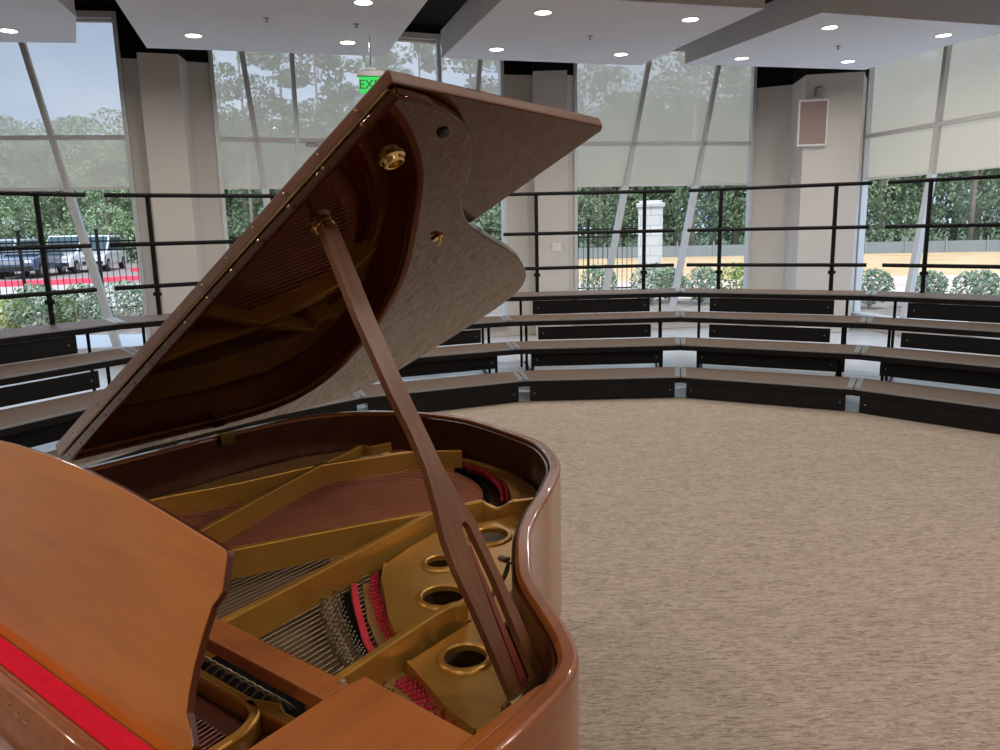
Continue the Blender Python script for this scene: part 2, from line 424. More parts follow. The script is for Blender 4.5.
# tuning field : maroon cloth, pinblock
obj('pin_block_cloth', MB().box((.70, .485, .800), (1.34, .17, .012)), MAT['felt_maroon'], piano)
obj('under_capo_shadow', MB().box((.70, .615, .835), (1.34, .082, .012)), MAT['felt_and_gap_black'], piano)  # black sheet over the strings, standing in for the dark gap below the wires
# ---- strings
def string_obj(name, a, b, r, mat, z0, z1):
    return obj(name, MB().tube([(a[0], a[1], z0), (b[0], b[1], z1)], r, 5, cap=False), mat, piano, smooth='full')
for i in range(40):          # wound bass strings, fanned over the tail bridge
    t = i / 39
    a = (.03 + .40 * t, .60); 
    q = .03 + t * .97
    e = spline([(.30, 1.62), (.44, 1.625), (.56, 1.60), (.66, 1.545), (.72, 1.47), (.765, 1.40)], 10)
    j = q * (len(e) - 1); j0 = min(int(j), len(e) - 2); w = j - j0
    b = (e[j0][0] * (1 - w) + e[j0 + 1][0] * w, e[j0][1] * (1 - w) + e[j0 + 1][1] * w)
    string_obj('bass_string', a, b, .0024 - .0006 * t, MAT['copper'], .836, .836)
def ybridge(x):
    P = [(.46, 1.30), (.60, 1.12), (.70, .995), (.80, .900), (.89, .835), (.97, .790), (1.03, .760), (1.15, .715), (1.34, .675)]
    for (x0, y0), (x1, y1) in zip(P, P[1:]):
        if x <= x1: return y0 + (y1 - y0) * (x - x0) / (x1 - x0)
    return P[-1][1]
for i in range(60):          # plain steel strings, most of them in the tenor and treble openings
    x = .50 + (1.34 - .50) * i / 59
    string_obj('treble_string', (x, .60), (x - .004, ybridge(x) + .105), .0009, MAT['steel'], .826, .832)
extra = MB()
for i in range(60):
    x = .497 + (1.335 - .497) * i / 59
    extra.tube([(x + .002, .60, .826), (x - .002, ybridge(x) + .10, .832)], .0008, 4, cap=False)
for i in range(80):
    x = .30 + .74 * i / 79
    extra.tube([(x, .436, .838), (x + .004, .520, .846)], .0009, 4, cap=False)
obj('capo_block', MB().box((.70, .535, .82), (1.34, .034, .05)), MAT['mahogany_in'], piano)
tag(obj('unison_strings', extra, MAT['steel'], piano, smooth='full'), kind='stuff')
bs = MB()
for i in range(20):
    x = .86 + .20 * i / 19
    bs.tube([(x, .43, .836), (x + .003, .520, .836)], .0022, 5, cap=False)
tag(obj('front_strings', bs, MAT['felt_maroon'], piano, smooth='full'), kind='stuff')
# ---- bridges, felts and pins
br = [(.46, 1.30), (.60, 1.12), (.70, .995), (.80, .897), (.89, .832), (.97, .787), (1.03, .757), (1.15, .712), (1.34, .672)]
obj('treble_bridge', MB().sweep_wall(spline(br, 4), .030, .80, .828), MAT['bridge'], piano, bevel=.002)
obj('bass_bridge', MB().sweep_wall(spline([(.30, 1.60), (.434, 1.612), (.56, 1.575), (.64, 1.52), (.70, 1.45)], 5), .032, .80, .832), MAT['bridge'], piano, bevel=.002)
pins = MB()
for row in (-.013, .013):
    P = offset(spline(br[2:], 5), row)
    for p in P:
        for e in (-.007, 0, .007): pins.tube([(p[0] + e - .004, p[1] - .003 + e * .3, .826), (p[0] + e + .004, p[1] + .004 + e * .3, .843)], .0017, 5)
tag(obj('bridge_pins', pins, MAT['steel'], piano), kind='stuff')
obj('treble_damper_felt', MB().sweep_wall(offset(spline(br[3:], 4), .030), .018, .815, .833), MAT['felt_and_gap_black'], piano, bevel=.002)
dp = MB().sweep_wall(spline([(.36, 1.655), (.45, 1.65), (.58, 1.612), (.67, 1.55), (.735, 1.47)], 5), .013, .815, .8405)
obj('damper_felt', dp, MAT['felt_and_gap_black'], piano, bevel=.002)
fl = MB().sweep_wall(spline([(.806, .955), (.869, .904), (.934, .857), (.995, .815), (1.05, .79)], 4), .013, .815, .838)
obj('duplex_felt', fl, MAT['felt_dim'], piano, bevel=.002)
fl = MB().sweep_wall(spline([(.45, 1.690), (.52, 1.690), (.585, 1.672), (.66, 1.630), (.735, 1.572), (.79, 1.505)], 4), .018, .815, .840)
obj('tail_felt', fl, MAT['felt_dim'], piano, bevel=.002)
hp = MB(); PIN = [(.0042, 0), (.0042, .004), (.0018, .005), (.0018, .013), (0, .0135)]
for base, nrow in (([(.822, .990), (.867, .945), (.92, .907), (.967, .872), (1.03, .835)], 4), ([(1.125, .757), (1.16, .750), (1.20, .738), (1.28, .718)], 3)):
    P = spline(base, nrow)
    for j in range(len(P) - 1):
        for e in range(3):
            x = P[j][0] + (P[j + 1][0] - P[j][0]) * (.05 + .22 * e); y = P[j][1] + (P[j + 1][1] - P[j][1]) * (.05 + .22 * e) + .008 * e
            hp.lathe(PIN, (x, y, .834), n=8)
P = spline([(.47, 1.678), (.53, 1.676), (.585, 1.662), (.655, 1.622), (.726, 1.566), (.778, 1.505)], 5)
for q in (0, .014):
    for p in offset(P, -q): hp.lathe(PIN, (p[0], p[1], .839), n=8)
tag(obj('hitch_pins', hp, MAT['felt_dim'], piano), kind='stuff')
MAT['tan_field'] = plain('tan_plate_field', (.36, .20, .065, 1), .6, .2, .08, 20, spec=.2)
pb = MB().prism([(.825, 1.03), (.87, .975), (.92, .934), (.992, .874), (1.088, .822), (1.088, .79), (1.03, .812), (.934, .872), (.82, .965)], .815, .834)
pb.prism([(1.105, .79), (1.188, .762), (1.31, .722), (1.31, .69), (1.18, .725), (1.105, .745)], .815, .834)
obj('hitch_pin_field', pb, MAT['tan_field'], piano)
# curved wires in front of the beam
for i in range(24):
    x = .60 + .45 * i / 23
    c = MB().tube([(x - .012, .574, .846), (x - .009, .580, .862), (x - .002, .588, .872), (x + .008, .597, .870), (x + .014, .607, .856), (x + .017, .616, .836)], .0016, 6)
    obj('damper_wire', c, MAT['steel'], piano, smooth='full')
# ---- music desk frame
fr_ = MB().prism([(1.205, .44), (1.39, .44), (1.405, .612), (1.206, .622), (1.200, .588)], .932, .950)
obj('desk_rail', fr_, MAT['mahogany_frame'], piano, bevel=.003)
fr_ = MB().prism([(.01, .44), (.195, .44), (.20, .588), (.195, .622), (.01, .612)], .932, .950)
obj('desk_rail', fr_, MAT['mahogany_frame'], piano, bevel=.003)
obj('desk_beam', MB().box((.70, .577, .938), (1.004, .044, .024)), MAT['mahogany_frame'], piano, bevel=.003)
for x in (.80, 1.10):
    pass
obj('desk_peg', MB().lathe([(.0, .004), (.004, .003), (.005, 0)], (1.194, .594, .950), n=12), MAT['bridge'], piano)
obj('desk_shelf', MB().prism([(.245, .325), (1.165, .325), (1.165, .40), (.245, .40)], .945, .963), MAT['mahogany_frame'], piano, bevel=.003)
obj('shelf_felt', MB().prism([(.25, .3375), (1.16, .3375), (1.16, .3675), (.25, .3675)], .963, .967), MAT['felt_red'], piano, bevel=.002)
half = [(.705, 1.212), (.827, 1.210), (.93, 1.205), (.993, 1.200), (1.06, 1.194), (1.107, 1.189), (1.17, 1.183), (1.180, 1.181), (1.184, 1.176), (1.190, 1.141), (1.186, 1.133), (1.178, 1.122), (1.174, 1.095), (1.172, 1.06), (1.174, 1.03), (1.178, 1.013), (1.190, 1.003), (1.202, .988), (1.201, .9675), (1.197, .9635)]
prof = half + [(1.41 - x, z) for x, z in half[::-1][:-1]]
SL = .389; sn = math.hypot(1, SL)
def DK(x, z, w): # w = thickness toward the tail
    return (x, .372 + (z - .97) * SL + w / sn, z - w * SL / sn)
dkm = MB().prism(prof, 0, .010, DK, mi=1); dkm.m[0] = 0; dkm.m[1] = 0  # edge faces get a darker wood, their unlit look put into the colour
obj('music_desk', dkm, [MAT['mahogany_desk'], MAT['mahogany_in']], piano, bevel=.0018, seg=2)
# ---- fallboard and keys
fp = [(.306, .862), (.294, .872), (.296, .905), (.306, .946), (.312, .960), (.320, .967), (.330, .967), (.336, .960), (.336, .90), (.326, .862)]
obj('fallboard', MB().prism(fp, .06, 1.365, lambda u, v, w: (w, u, v)), MAT['mahogany'], piano, bevel=.002, smooth=True)
ins = MB()
for i, x in enumerate((.86, .885, .912, .94, .968, .995)):
    ins.box((x - .05, .3095, .9525), (.012, .0015, .002)); ins.box((x - .044, .3105, .955), (.002, .0015, .007))
obj('fallboard_inlay', ins, MAT['oldbrass'], piano)
obj('key_slip', MB().box((.707, .055, .715), (1.40, .03, .07)), MAT['mahogany'], piano, bevel=.005)
obj('cheek_block', MB().box((1.38, .18, .76), (.06, .24, .09)), MAT['mahogany'], piano, bevel=.01)
obj('cheek_block', MB().box((.035, .18, .76), (.06, .24, .09)), MAT['mahogany'], piano, bevel=.01)
kw = 1.222 / 52
wk = obj('white_key', MB().box((0, .19, .745), (kw - .001, .15, .02)), MAT['ivory'], piano, bevel=.0015)
bk = obj('black_key', MB().box((0, .235, .762), (.011, .095, .016)), MAT['ebony'], piano, bevel=.002)
for i in range(52):
    o = wk if i == 0 else wk.copy()
    if i: COL.objects.link(o)
    o.location = (.096 + kw * (i + .5), 0, 0)
first = True
for i in range(51):
    if (i % 7) in (0, 2, 3, 5, 6):
        o = bk if first else bk.copy()
        if not first: COL.objects.link(o)
        first = False; o.location = (.096 + kw * (i + 1), 0, 0)
# ---- lid
lidp = [(0, .785), (1.487, .676)] + spline([(1.487, .70), (1.482, .743), (1.470, .789), (1.451, .837), (1.421, .883), (1.375, .931), (1.322, .975), (1.262, 1.023), (1.213, 1.079), (1.176, 1.135), (1.121, 1.253), (1.038, 1.438),
        (.953, 1.580), (.887, 1.665), (.804, 1.730), (.70, 1.760), (.567, 1.768), (.383, 1.764), (.20, 1.750), (.09, 1.705), (.025, 1.63), (0, 1.53)], 5)
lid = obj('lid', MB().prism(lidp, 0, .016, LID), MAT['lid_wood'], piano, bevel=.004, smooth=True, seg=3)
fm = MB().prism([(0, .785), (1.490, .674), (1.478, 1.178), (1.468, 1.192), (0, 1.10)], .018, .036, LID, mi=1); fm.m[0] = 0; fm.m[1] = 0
flap = obj('front_flap', fm, [MAT['flap_wood'], wood('lit_flap_edge_mahogany', (.11, .030, .007, 1), (.19, .055, .012, 1), grain=(4, 40, 40), ior=1.4)], lid, bevel=.003)  # edge wood brighter than the faces, the light on it painted in
hg = MB(); 
hg.tube([LID(.02, .782, .017), LID(1.478, .677, .017)], .002, 8)
for i in range(15):
    t = .06 + 1.36 * i / 14
    for d in (.008, .026): hg.lathe([(.0028, 0), (.002, .0015), (0, .002)], LID(t, .7835 - .1085 * t / 1.46 - .002, d), (0, -1, 0), n=8)
obj('flap_hinge', hg, MAT['oldbrass'], lid)
nrm = (sin(TH), 0, -cos(TH))
def cup(t, y):
    obj('prop_cup', MB().lathe([(.019, -.001), (.019, .003), (.016, .005), (.0148, .010), (.0125, .0115), (.0095, .011), (.009, .005), (0, .004)], LID(t, y, 0), nrm, 24), MAT['brass'], lid, smooth=True)
cup(1.371, .763); cup(1.190, .770)
obj('lid_bumper', MB().lathe([(.0085, -.001), (.0085, .003), (.007, .005), (0, .0055)], LID(1.435, .805, 0), nrm, 16), MAT['rubber'], lid)
lk = MB().box(LID(1.141, 1.073, -.002), (.022, .012, .003), M=Matrix.Rotation(-TH, 3, 'Y'))
lk.tube([LID(1.148, 1.073, -.003), LID(1.140, 1.076, -.010), LID(1.129, 1.076, -.013)], .003, 8)
obj('lid_lock', lk, MAT['brass'], lid)
for y in (1.21, .60):
    h = MB().box((.006, y, .955), (.006, .045, .030)); h.tube([(-.002, y - .022, .972), (-.002, y + .022, .972)], .005, 10)
    h.box((-.015, y, .9715), (.030, .04, .004))
    obj('lid_hinge', h, MAT['oldbrass'], piano, bevel=.001)
# ---- prop stick
B = Vector((1.335, 0, .88)); ax = Vector((-.443, 0, .8965)); nv = Vector((-.8965, 0, -.443))
def STK(s_, y, w): 
    p = B + ax * s_ + nv * w
    return (p.x, y, p.z)
left = [(0, .768), (.068, .765), (.139, .761), (.20, .755), (.244, .756), (.29, .765), (.345, .772), (.40, .770), (.465, .761), (.584, .753), (.732, .752)]
right = [(.732, .783), (.584, .786), (.466, .793), (.389, .801), (.341, .805), (.285, .817), (.243, .828), (.179, .833), (.113, .840), (.008, .845)]
slot = [(-.02 + .03, .790), (.12, .792), (.19, .794), (.244, .795), (.253, .800), (.253, .808), (.244, .812), (.16, .820), (.01, .824)]
st = MB().holed(left + right, [slot], -.010, .002, STK)
stick = obj('prop_stick', st, MAT['stick_wood'], piano, bevel=.002)
obj('half_stick', MB().prism([(0, .797), (.22, .798), (.22, .804), (.0, .812)], -.007, .001, STK), wood('inner_stick_wood', (.16, .03, .018, 1), (.24, .055, .03, 1), grain=(8, 60, 8), coat=.2), stick, bevel=.001)
obj('stick_tip', MB().lathe([(.015, -.004), (.014, .004), (.010, .012), (0, .014)], STK(.730, .768, 0), ax, 16), MAT['brass'], stick)
pv = MB().box((1.352, .805, .872), (.045, .10, .018)); pv.tube([(1.345, .755, .886), (1.345, .855, .886)], .007, 10)
obj('stick_hinge', pv, MAT['oldbrass'], stick)
# lid prop catch on the bent side
ct = MB().lathe([(0, .006), (.010, .005), (.012, 0)], (1.108, 1.058, .928), n=16); ct.box((1.118, 1.062, .926), (.034, .018, .005))
ct.tube(spline([(1.122, 1.052, .922), (1.128, 1.03, .908), (1.125, 1.00, .888), (1.13, .985, .866), (1.135, .98, .855)], 4), .0045, 8)
obj('prop_catch', ct, MAT['oldbrass'], piano, smooth=True)
# ---- legs and pedals
for x, y in ((.12, .22), (1.31, .22), (.55, 1.50)):
    lg = MB()
    for (w0, za), (w1, zb) in zip(((.06, .60), (.055, .56), (.045, .50), (.036, .20)), ((.055, .56), (.045, .50), (.036, .20), (.032, .09))):
        vs = [(x + sx * w0, y + sy * w0, za) for sx, sy in ((-1, -1), (1, -1), (1, 1), (-1, 1))] + [(x + sx * w1, y + sy * w1, zb) for sx, sy in ((-1, -1), (1, -1), (1, 1), (-1, 1))]
        lg.add(vs, [(0, 3, 7, 4), (1, 0, 4, 5), (2, 1, 5, 6), (3, 2, 6, 7)])
    lg.add([(x + sx * .032, y + sy * .032, .09) for sx, sy in ((-1, -1), (1, -1), (1, 1), (-1, 1))], [(0, 1, 2, 3)])
    L = obj('leg', lg, MAT['mahogany'], piano, bevel=.004)
    cs = MB().lathe([(.0, -.015), (.030, -.015), (.036, -.008), (.036, .008), (.030, .015), (0, .015)], (x, y, .037), (1, 0, 0), 18); cs.box((x, y, .078), (.04, .03, .03))
    obj('caster', cs, MAT['oldbrass'], L)
ly = MB().box((.62, .33, .37), (.03, .04, .48)).box((.80, .33, .37), (.03, .04, .48)).box((.71, .31, .11), (.26, .12, .05))
lyre = obj('pedal_lyre', ly, MAT['mahogany'], piano, bevel=.006)
for x in (.64, .71, .78): obj('pedal', MB().box((x, .20, .09), (.025, .14, .012)), MAT['brass'], lyre, bevel=.004)
obj('underside', MB().prism([(1.426, .50)] + inn[2:-1] + [(-.011, .50)], .62, .64), MAT['mahogany_in'], piano)

# ================================================================== ROOM SHELL
W1 = ((-7.6, 8.80), (-4.23, 9.3)); W2 = ((-3.36, 9.65), (.14, 10.985)); W3 = ((1.1, 11.15), (3.78, 11.65)); W4 = ((5.13, 11.1), (6.05, 7.03))
def struct(o): o['kind'] = 'structure'; return o
# floors
fpoly = [(-8, -4.5), (7, -4.5), (7, 12.2), (-8, 12.2)]
struct(obj('floor', MB().prism(fpoly, -.10, -.004), MAT['floor']))
F = {}   # riser seams: front point and the direction to the back
seams = [((-2.78, 3.62), (-4.42, 4.62)), ((-2.17, 5.10), (-3.205, 6.495)), ((-1.13, 6.13), (-1.72, 7.62)), ((.21, 6.68), (.04, 8.24)), ((1.60, 6.69), (1.96, 8.30)), ((2.83, 6.03), (3.61, 7.47)), ((3.85, 4.95), (5.05, 6.10))]
cp = [(-8, -4.5), (7, -4.5), (7, 3.2)] + [(a[0] * 1.0 + (b[0] - a[0]) * .02, a[1] + (b[1] - a[1]) * .02) for a, b in seams[::-1]] + [(-8, 2.2)]
struct(obj('floor_carpet', MB().prism(cp, -.003, .006), MAT['carpet']))
# walls
ZW = 4.12
def wallseg(name, A, Bp, z0, z1, mat, th=.12):
    A = Vector(A); Bp = Vector(Bp); d = (Bp - A).normalized(); q = Vector((-d.y, d.x)) * th
    return struct(obj(name, MB().prism([tuple(A), tuple(Bp), tuple(Bp + q), tuple(A + q)], z0, z1), mat))
# window openings: sill wall, head wall
for nme, w in (('left', W1), ('back', W2), ('rear', W3), ('right', W4)):
    wallseg('wall_%s_sill' % nme, w[0], w[1], 0, .16, MAT['wall'])
    wallseg('wall_%s_head' % nme, w[0], w[1], 4.0, ZW, MAT['soffit'])
def pillar(side, P, capz=3.60):
    # P: plan polyline of the faces seen from the room
    n = len(P); back = offset(P, .12)
    struct(obj('wall_%s_pillar' % side, MB().prism(P + back[::-1], 0, capz), MAT['wall']))
    struct(obj('wall_%s_soffit' % side, MB().prism(P + back[::-1], capz, ZW), MAT['soffit']))
pillar('left', [(-4.23, 9.3), (-4.01, 9.37), (-3.93, 9.03), (-3.53, 9.17), (-3.58, 9.55), (-3.36, 9.65)], 3.52)
pillar('back', [(.14, 10.985), (.53, 11.06), (.53, 10.79), (.98, 10.78), (1.0, 11.10), (1.10, 11.15)], 3.56)
pillar('right', [(3.78, 11.65), (4.22, 11.42), (4.13, 10.70), (4.83, 10.56), (5.06, 11.0), (5.13, 11.10)], 3.42)
wallseg('wall_side_left', (-7.6, -4.5), (-7.6, 8.8), 0, ZW, MAT['wall'])
wallseg('wall_side_right', (6.05, 7.03), (6.4, -4.5), 0, ZW, MAT['wall'])
wallseg('wall_front', (6.4, -4.5), (-7.6, -4.5), 0, ZW, plain('darkened_unseen_wall', (.16, .12, .10, 1), .9, 0, .1, 2))  # unseen wall, its dark colour made up to cut its reflection in the desk
struct(obj('ceiling', MB().prism([(-7.8, -4.7), (6.6, -4.7), (6.6, 7.1), (5.3, 11.3), (3.8, 11.9), (-3.4, 10.0), (-7.8, 9.1)], ZW, ZW + .08), MAT['soffit']))

# ---- windows
def window(idx, w, slants, verts, shade_mat, glass_ext=None):
    A = Vector(w[0]); Bp = Vector(w[1]); L = (Bp - A).length; d = (Bp - A).normalized(); q = Vector((-d.y, d.x))
    rz = math.atan2(d.y, d.x)
    P = lambda s_, z, o=0.: (A.x + d.x * s_ + q.x * o, A.y + d.y * s_ + q.y * o, z)
    root = empty('window_%d' % idx, P(L / 2, 0)); struct(root)
    inv = Matrix.Translation(-Vector(root.location))
    def put(name, mb, mat, **k):
        mb.v = [tuple(Vector(v) - Vector(root.location)) for v in mb.v]
        return obj(name, mb, mat, root, **k)
    def barmb(s0, z0, s1, z1, wd, dp, o):
        a = Vector(P(s0, z0, o)); b = Vector(P(s1, z1, o)); t = (b - a).normalized(); nq = Vector((q.x, q.y, 0)); sd = t.cross(nq).normalized()
        M = Matrix((sd, nq, t)).transposed()
        return MB().box((a + b) / 2, (wd, dp, (b - a).length), M=M)
    put('sill', barmb(0, .19, L, .19, .07, .16, -.0), MAT['frame'], bevel=.006)
    put('head', barmb(0, 3.98, L, 3.98, .07, .10, .03), MAT['mullion'])
    put('jamb', barmb(.025, .16,   .025, 4.0, .05, .10, .03), MAT['frame'], bevel=.004)
    put('jamb', barmb(L - .025, .16, L -   .025, 4.0, .05, .10, .03), MAT['frame'], bevel=.004)
    put('transom', barmb(0, 2.655, L, 2.655, .05, .07, .02), MAT['mullion'], bevel=.004)
    for (s0, z0, s1, z1) in slants:
        # lower stretch is painted white, upper stretch stands before the shade
        t = (2.08 - z0) / (z1 - z0); sm = s0 + (s1 - s0) * t
        put('mullion', barmb(s0, z0, sm, 2.08, .085, .08, .02), MAT['frame'], bevel=.004)
        put('mullion', barmb(sm, 2.08, s1, z1, .06, .07, .02), MAT['mullion'], bevel=.004)
    for s_ in verts: put('mullion', barmb(s_, .2, s_, 3.97, .055, .08, .02), MAT['frame'], bevel=.004)
    g = MB().add([P(0, .17, .085), P(L, .17, .085), P(L, 4.0, .085), P(0, 4.0, .085)], [(0, 1, 2, 3)])
    put('glass_pane', g, MAT['glass'])
    return root, P, L, barmb
def extend(a, b, z0, z1):  # line through (s,z) points a,b clipped to z range
    f_ = lambda z: a[0] + (b[0] - a[0]) * (z - a[1]) / (b[1] - a[1])
    return (f_(z0), z0, f_(z1), z1)
o1 = (Vector(W1[1]) - Vector(W1[0])).length - 1.69
w1 = window(1, W1, [extend((o1 + .95, 2.07), (o1 + .66, 3.67), .2, 3.97)], [o1 - .6], 'shade_open')
w2 = window(2, W2, [extend((.53, 2.05), (.38, 3.68), .2, 3.97), extend((3.37, 3.32), (3.41, 3.7), 2.08, 3.97)], [.965, 2.84], 'shade_open')
w3 = window(3, W3, [extend((.76, 2.02), (1.08, 3.65), .2, 3.97), extend((1.83, 2.01), (2.13, 3.66), .2, 3.97)], [], 'shade_dense')
w4 = window(4, W4, [extend((1.27, 2.02), (1.36, 3.39), 2.08, 3.97), extend((1.0, .24), (1.27, 2.02), .2, 2.08), extend((2.55, .3), (2.75, 2.0), .2, 3.97)], [], 'shade_dense')
lab = ['sheer roller shade half drawn over the leftmost window with the slanting mullion', 'sheer roller shade with pine silhouettes showing through, partly behind the piano lid', 'pale roller shade over the window right of the piano lid', 'opaque beige roller shade over the window at far right']
for (root, P, L, barmb), lb, mt in zip((w1, w2, w3, w4), lab, ('shade_open', 'shade_open', 'shade_mid', 'shade_dense')):
    fb = MB(); a = [P(.05, 2.09, .062), P(L - .05, 2.09, .062), P(L - .05, 3.95, .062), P(.05, 3.95, .062)]; b = [P(.05, 2.09, .064), P(L - .05, 2.09, .064), P(L - .05, 3.89, .064), P(.05, 3.89, .064)]
    fb.add(a, [(0, 1, 2, 3)])
    c = Vector(P(L / 2, 3.85, .06)); sh = empty('roller_shade', c)
    fb.v = [tuple(Vector(v) - c) for v in fb.v]; obj('shade_fabric', fb, MAT[mt], sh)
    hb = barmb(.05, 2.085, L - .05, 2.085, .035, .02, .055); hb.v = [tuple(Vector(v) - c) for v in hb.v]; obj('hem_bar', hb, MAT['white'], sh, bevel=.004)
    rl = MB().tube([Vector(P(.06, 3.93, .062)) - c, Vector(P(L - .06, 3.93, .062)) - c], .02, 10); obj('roller', rl, MAT['mullion'], sh)
    tag(sh, lb, 'window shade', 'roller shades')

# ---- ceiling clouds
def cloud(poly, z0=3.30, th=.27):
    return struct(obj('ceiling_cloud', MB().prism(poly, z0, z0 + th, mi=1).add([], []), [MAT['cloud'], MAT['fascia']]))
def cloud2(poly, z0=3.30, th=.27):
    mb = MB().prism(poly, z0, z0 + th, mi=1); mb.m[0] = 0
    return struct(obj('ceiling_cloud', mb, [MAT['cloud'], MAT['fascia']]))
cloud2([(-3.29, 6.28), (-3.40, 6.75), (-3.86, 7.61), (-6.8, 7.20), (-6.6, 3.2), (-2.95, 4.6)])
cloud2([(-2.87, 6.32), (-3.32, 7.87), (-2.81, 8.0), (-1.12, 8.47), (-.50, 6.50), (.18, 4.3), (-2.2, 3.6)])
cloud2([(.08, 6.55), (-.54, 8.60), (.91, 9.01), (1.67, 9.22), (1.95, 8.21), (2.31, 6.97), (.95, 6.61)])
cloud2([(2.17, 9.20), (2.86, 7.14), (4.79, 7.74), (5.02, 8.09), (4.76, 8.57), (4.47, 9.79)])
cloud2([(.9, 5.6), (4.6, 6.5), (5.6, 2.2), (1.2, 1.2)])
cloud2([(-6.6, 2.4), (-2.0, 3.0), (.5, 3.3), (.7, .2), (-6.6, -.8)])
cloud2([(-6.6, -1.4), (5.6, .6), (5.9, -4.1), (-6.6, -4.1)])
# ---- recessed lights
lights = [((-4.18, 7.11), 'round recessed downlight in the ceiling panel at far left'), ((-2.7, 7.42), 'round recessed downlight above the left wall pillar'), ((-1.38, 7.81), 'round recessed downlight just above the green exit sign'),
          ((-1.01, 6.51), 'round recessed downlight at the picture top above the exit sign'), ((.04, 8.24), 'round recessed downlight at the left end of the middle panel'), ((.43, 6.92), 'round recessed downlight at the near edge of the middle panel'),
          ((1.35, 8.6), 'round recessed downlight at the far edge of the middle panel'), ((1.75, 7.25), 'round recessed downlight near the right corner of the middle panel'), ((2.73, 8.94), 'round recessed downlight at the left end of the right panel'),
          ((3.15, 7.65), 'round recessed downlight at the near corner of the right panel'), ((4.03, 9.24), 'round recessed downlight above the wall loudspeaker'), ((4.45, 8.07), 'round recessed downlight at the right end of the right panel')]
def lamp(x, y, en=None, z=3.285, spread=176):
    l = bpy.data.lights.new('downlight', 'AREA'); l.shape = 'DISK'; l.size = .14; l.energy = en; l.color = (1, .94, .86); l.spread = R(spread)
    o = bpy.data.objects.new('downlight', l); COL.objects.link(o); o.location = (x, y, z)
trim = MB().lathe([(.085, -.001), (.085, -.006), (.070, -.008), (.070, .004)], (0, 0, 0), n=28)
lens = MB().lathe([(.0705, -.004), (.03, -.0042), (0, -.0043)], (0, 0, 0), n=28)
proto = empty('recessed_downlight'); obj('trim_ring', trim, MAT['white'], proto, smooth=True); obj('lamp_lens', lens, MAT['lamp'], proto)
LE = 13
for i, ((x, y), lb) in enumerate(lights):
    o = proto if i == 0 else copy_tree(proto)
    o.location = (x, y, 3.30); tag(o, lb, 'ceiling light', 'recessed ceiling downlights'); lamp(x, y, LE)
for x in (-5.5, -3.2, -.9, 1.6, 3.2, 4.8):
    for y in (-3.2, -.6, 1.6, 3.8):
        lamp(x, y, LE)
# sprinkler heads
sp = MB().lathe([(.028, 0), (.028, -.004), (.008, -.008), (.008, -.028), (.018, -.030), (.018, -.033), (0, -.034)], (0, 0, 0), n=16)
so = None
for i, ((x, y), lb) in enumerate((((-1.89, 6.91), 'small sprinkler head in the ceiling panel left of the exit sign'), ((-1.18, 7.17), 'small sprinkler head close above the exit sign lamp'), ((.93, 7.79), 'small sprinkler head in the middle ceiling panel'), ((3.58, 8.46), 'small sprinkler head in the right ceiling panel'))):
    if i == 0: so = o = obj('ceiling_sprinkler', sp, MAT['grey_metal'], smooth=True)
    else: o = so.copy(); COL.objects.link(o)
    o.location = (x, y, 3.30); tag(o, lb, 'sprinkler', 'ceiling sprinklers')
# ---- exit sign
ex = empty('exit_sign', (-1.14, 7.60, 2.915), R(6)); tag(ex, 'green lit exit sign hanging above the piano lid corner', 'sign')
obj('housing', MB().box((0, 0, .055), (.265, .06, .055)).box((0, 0, .095), (.10, .05, .03)), MAT['sign_grey'], ex, bevel=.004)
obj('stem', MB().tube([(0, 0, .10), (0, 0, .384)], .006, 8), MAT['sign_grey'], ex)
panel = obj('sign_face', MB().box((0, 0, -.045), (.235, .012, .15)), MAT['exit'], ex, bevel=.002)
def letters(txt, size, x, y, z, mat, parent, name, rot=(pi / 2, 0, 0)):
    c = bpy.data.curves.new(name, 'FONT'); c.body = txt; c.size = size; c.align_x = 'CENTER'; c.align_y = 'CENTER'; c.extrude = .0012
    q = bpy.data.objects.new('tmp', c); COL.objects.link(q); bpy.context.view_layer.update()
    me = bpy.data.meshes.new_from_object(q.evaluated_get(bpy.context.evaluated_depsgraph_get())); bpy.data.objects.remove(q)
    o = bpy.data.objects.new(name, me); COL.objects.link(o); me.materials.clear(); me.materials.append(mat); o.parent = parent; o.location = (x, y, z); o.rotation_euler = rot
    return o
letters('EXIT', .115, 0, -.0075, -.045, plain('dark_green_letter', (.01, .06, .03, 1), .5), panel, 'sign_letters')

# ---- speaker and devices on the right pillar
pa = Vector((4.13, 10.70)); pb_ = Vector((4.83, 10.56)); d = (pb_ - pa).normalized(); rz = math.atan2(d.y, d.x); q = Vector((d.y, -d.x))
spk = empty('wall_speaker', (pa.x + d.x * .12, pa.y + d.y * .12, 2.80), rz); tag(spk, 'white framed wall loudspeaker with brown cloth front', 'speaker')
spk.location = (*(pa + d * .095), 2.80)
obj('cabinet', MB().holed([(-.185, -.295), (.185, -.295), (.185, .295), (-.185, .295)], [[(-.165, -.272), (.165, -.272), (.165, .272), (-.165, .272)]], 0, .09, lambda u, v, w: (u, -w, v)), MAT['white'], spk, bevel=.004)
obj('grille', MB().box((0, -.04, 0), (.328, .07, .542)), MAT['grille'], spk, bevel=.002)
al = empty('fire_strobe', (*(pa + d * .16), 3.20), rz); tag(al, 'small grey alarm strobe above the wall speaker', 'alarm')
obj('base_plate', MB().box((0, -.015, 0), (.07, .03, .12)), MAT['sign_grey'], al, bevel=.004); obj('strobe_lens', MB().box((0, -.035, .02), (.045, .016, .04)), MAT['grey_metal'], al, bevel=.004)
th = empty('thermostat', (4.185, 11.14, 2.06), R(-97)); tag(th, 'small white thermostat on the recessed side of the right pillar', 'thermostat')
